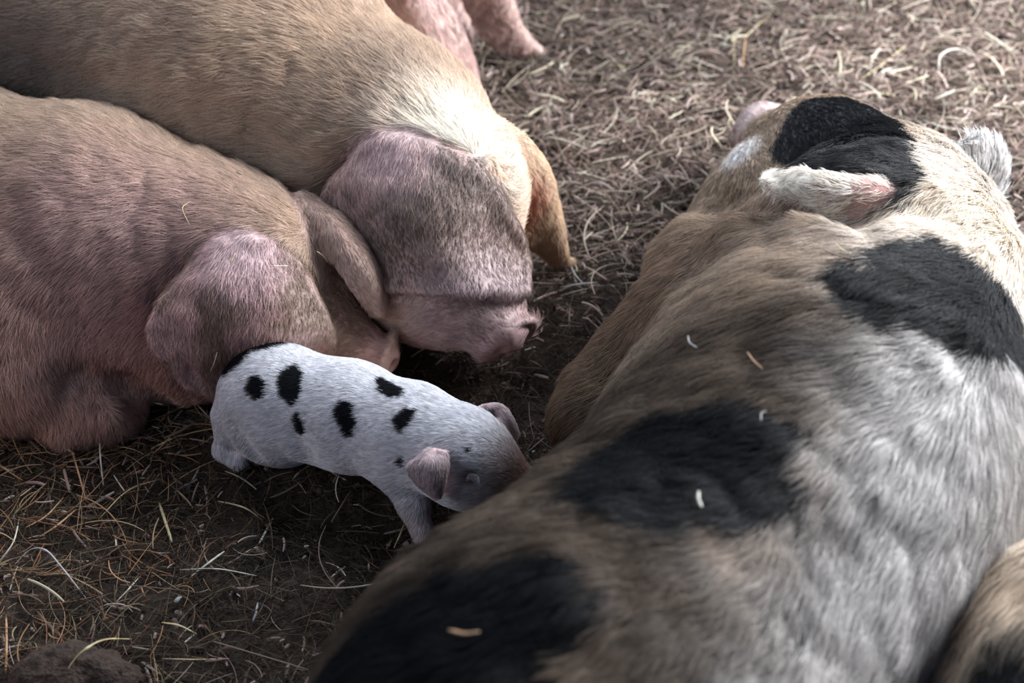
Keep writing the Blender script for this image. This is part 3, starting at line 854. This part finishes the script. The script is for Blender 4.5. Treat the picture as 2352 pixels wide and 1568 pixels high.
GROUND_STRAWS = [
    ('y', .0016, .055, [(128, 1590), (165, 1523), (201, 1487), (243, 1468), (302, 1467)], 'long pale yellow stalk arching over the soil clump at the bottom edge'),
    ('y', .0019, .006, [(366, 1155), (380, 1198), (395, 1245)], 'stout yellow straw with dark bands in the open dark bedding'),
    ('p', .0017, .004, [(627, 1190), (595, 1249)], 'short stout pale straw below the belly of the piglet'),
    ('p', .0017, .005, [(515, 1266), (478, 1293), (439, 1324)], 'split whitish straw slanting up in the middle of the dark bedding'),
    ('p', .0010, .006, [(317, 1328), (292, 1356), (267, 1382)], 'thin white straw with a kink left of the grey flake'),
    ('g', .0030, .002, [(415, 1368), (402, 1383)], 'small grey flake lying on the dark bedding'),
    ('y', .0014, .030, [(27, 905), (66, 946), (112, 986)], 'golden bent stem against the folded foreleg of the tan pig'),
    ('p', .0011, .020, [(231, 995), (230, 1042), (238, 1118)], 'upright pale blade in the hay below the bent knee of the tan pig'),
    ('o', .0012, .012, [(163, 1024), (180, 1085), (198, 1150)], 'reddish straw pointing down below the golden bent stem'),
    ('o', .0015, .010, [(174, 1170), (130, 1207), (92, 1232)], 'thick orange straw slanting in the reddish hay'),
    ('o', .0013, .010, [(146, 1142), (105, 1185), (58, 1212)], 'orange straw just above the thick orange slanting one'),
    ('p', .0011, .014, [(44, 1192), (30, 1245), (-4, 1292)], 'pale curved stem leaving through the left edge'),
    ('g', .0011, .025, [(30, 1300), (70, 1262), (105, 1263), (140, 1300), (198, 1374)], 'arching grey grass blade making a wide loop near the left edge'),
    ('p', .0013, .010, [(421, 900), (452, 928), (486, 964)], 'pale straw leaning beside the rump of the piglet'),
    ('y', .0011, .010, [(366, 1100), (293, 1127), (226, 1192)], 'long thin yellowish stem curving toward the left below the tan pig'),
    ('y', .0014, .006, [(418, 996), (348, 1030)], 'yellowish straw between the piglet and the bent knee'),
    ('p', .0009, .008, [(414, 1308), (500, 1306), (590, 1322)], 'long fine grey-white stem running level under the split straw'),
    ('p', .0014, .003, [(447, 1456), (424, 1475)], 'tiny white straw end near the bottom of the dark bedding'),
    ('g', .0016, .004, [(592, 1384), (587, 1410), (579, 1430)], 'grey straw splinter close to the near flank of the sow'),
    ('y', .0013, .012, [(371, 1429), (412, 1436), (452, 1456)], 'curved yellow-green stem above the tiny white straw end'),
    ('p', .0012, .006, [(760, 1083), (796, 1103)], 'white straw lying behind the front leg of the piglet'),
    ('g', .0010, .002, [(357, 1269), (406, 1271)], 'level grey straw left of the split whitish straw'),
    ('p', .0011, .006, [(265, 1229), (267, 1256)], 'short bright white straw standing in the dark bedding'),
    ('o', .0014, .010, [(14, 1412), (15, 1480), (13, 1546)], 'upright orange straw at the lower left edge'),
    ('y', .0008, .006, [(372, 1512), (450, 1514), (520, 1512)], 'straight green-yellow stem along the bottom of the bedding'),
    ('y', .0012, .014, [(605, 1195), (560, 1165), (500, 1150)], 'faint yellow stem left of the short stout pale straw'),
    ('y', .0013, .010, [(905, 1258), (920, 1225), (930, 1200)], 'thin straw leaning beside the foot of the piglet'),
    ('p', .0022, .030, [(2156, 168), (2160, 128), (2196, 112), (2234, 126)], 'hooked pale yellow straw loop behind the head of the sow'),
    ('p', .0024, .012, [(2008, 188), (2026, 165), (2060, 153)], 'curled white straw left of the hooked loop'),
    ('y', .0024, .004, [(1970, 217), (2012, 214), (2054, 218)], 'flat pale straw lying just beyond the black forehead'),
    ('y', .0022, .008, [(1685, 72), (1686, 146)], 'thick yellow straw pointing at the camera in the litter'),
    ('y', .0014, .012, [(1765, 37), (1735, 62), (1704, 92)], 'thin yellow straw slanting right of the thick one'),
    ('o', .0016, .008, [(1713, 85), (1708, 125), (1704, 165)], 'orange-brown straw right beside the thick yellow one'),
    ('p', .0020, .006, [(1669, 74), (1664, 108)], 'short pale straw left of the thick yellow one'),
    ('y', .0017, .010, [(2080, 105), (2030, 145), (1976, 183)], 'long tan straw slanting toward the curled white one'),
    ('p', .0024, .006, [(1983, -6), (1984, 28)], 'pale straw cut by the top edge'),
    ('y', .0018, .004, [(1602, 79), (1660, 83)], 'level yellow straw near the top of the litter'),
    ('y', .0024, .004, [(1382, 148), (1436, 153)], 'blunt yellow straw piece right of the pink pig'),
    ('p', .0020, .006, [(2111, 271), (2160, 290), (2208, 299)], 'pale straw beside the far ear of the sow'),
    ('p', .0016, .006, [(2313, 532), (2360, 508)], 'pale straw at the right edge behind the sow'),
    ('p', .0014, .006, [(1499, 394), (1528, 401), (1558, 411)], 'whitish stem in front of the jowl of the sow'),
    ('g', .0013, .012, [(1307, 602), (1322, 632), (1346, 658)], 'grey stem next to the hanging ear tip'),
    ('g', .0012, .006, [(1285, 660), (1330, 652), (1372, 648)], 'fine grey stem below the hanging ear tip'),
    ('y', .0014, .010, [(1000, 838), (1015, 825), (1032, 815)], 'short yellow straw between the two pig snouts'),
]
for k_, r_, ar, pts, lab in GROUND_STRAWS:
    stalk('straw_stalk', on_ground(pts, ar), r_, SM[k_], lab)

# bits caught in the coats
def on_body(b_, pts, lift):
    n = len(pts); return [b_.hit(x, y, (lift[i] if isinstance(lift, (list, tuple)) else lift)) for i, (x, y) in enumerate(pts)]
COAT_BITS = [
    (D, 'p', .0015, .022, [(1594, 1167), (1592, 1184), (1597, 1203)], 'white straw chip caught in the large black patch of the sow'),
    (D, 'b', .0011, .020, [(1884, 607), (1918, 622), (1954, 632)], 'dark twig at the edge of the shoulder patch of the sow'),
    (D, 'y', .0008, .024, [(1918, 606), (1932, 620), (1950, 628)], 'fine curved stem crossing the dark twig'),
    (D, 'g', .0007, .026, [(1752, 986), (1742, 992), (1740, 1008)], 'small pale curl on top of the large black patch'),
    (D, 'g', .0007, .024, [(1603, 812), (1604, 830), (1618, 842)], 'pale hooked stem in the brown back fur of the sow'),
    (D, 'o', .0007, .022, [(1722, 848), (1735, 868), (1752, 885)], 'thin tan stem above the large black patch'),
    (D, 'o', .0016, .020, [(1050, 1480), (1085, 1488), (1115, 1484)], 'tan straw bit in the lowest black patch of the sow'),
    (A, 'y', .0006, [.010, .024, .010], [(437, 473), (428, 497), (440, 522)], 'wispy curled stem on the neck of the front tan pig'),
    (A, 'y', .0010, .012, [(533, 612), (542, 590)], 'short straw on the ear of the front tan pig'),
    (A, 'p', .0009, .010, [(621, 617), (652, 616)], 'tiny pale straw across the brow of the front tan pig'),
    (A, 'y', .0011, .014, [(712, 582), (728, 590), (736, 606)], 'bent straw hooked at the inner ear edge of the front tan pig'),
    (A, 'p', .0008, .014, [(482, 836), (492, 818), (501, 794)], 'thin pale hair-like stem low on the ear by the piglet'),
    (A, 'b', .0020, .014, [(540, 414), (551, 420)], 'dark speck of dirt on the nape of the front tan pig'),
]
for b_, k_, r_, lf, pts, lab in COAT_BITS:
    stalk('straw_bit', on_body(b_, pts, lf), r_, SM[k_], lab)

# soil clump, bottom left
c0 = P(175, 1566, .004)
V, Q = uv_ball(np.zeros(3), (.075, .045, .038), None, 64, 40)
V = V + unit(V) * ((fbm(V, .03, 51, 4) - .5) * .030 + (fbm(V, .008, 52, 3) - .5) * .008)[:, None] + c0
clump = link('soil_clump', np_mesh('soil_clump', V, Q), m); tag(clump, 'rounded brown soil clump at the bottom edge under the arching yellow stalk', 'soil clump')
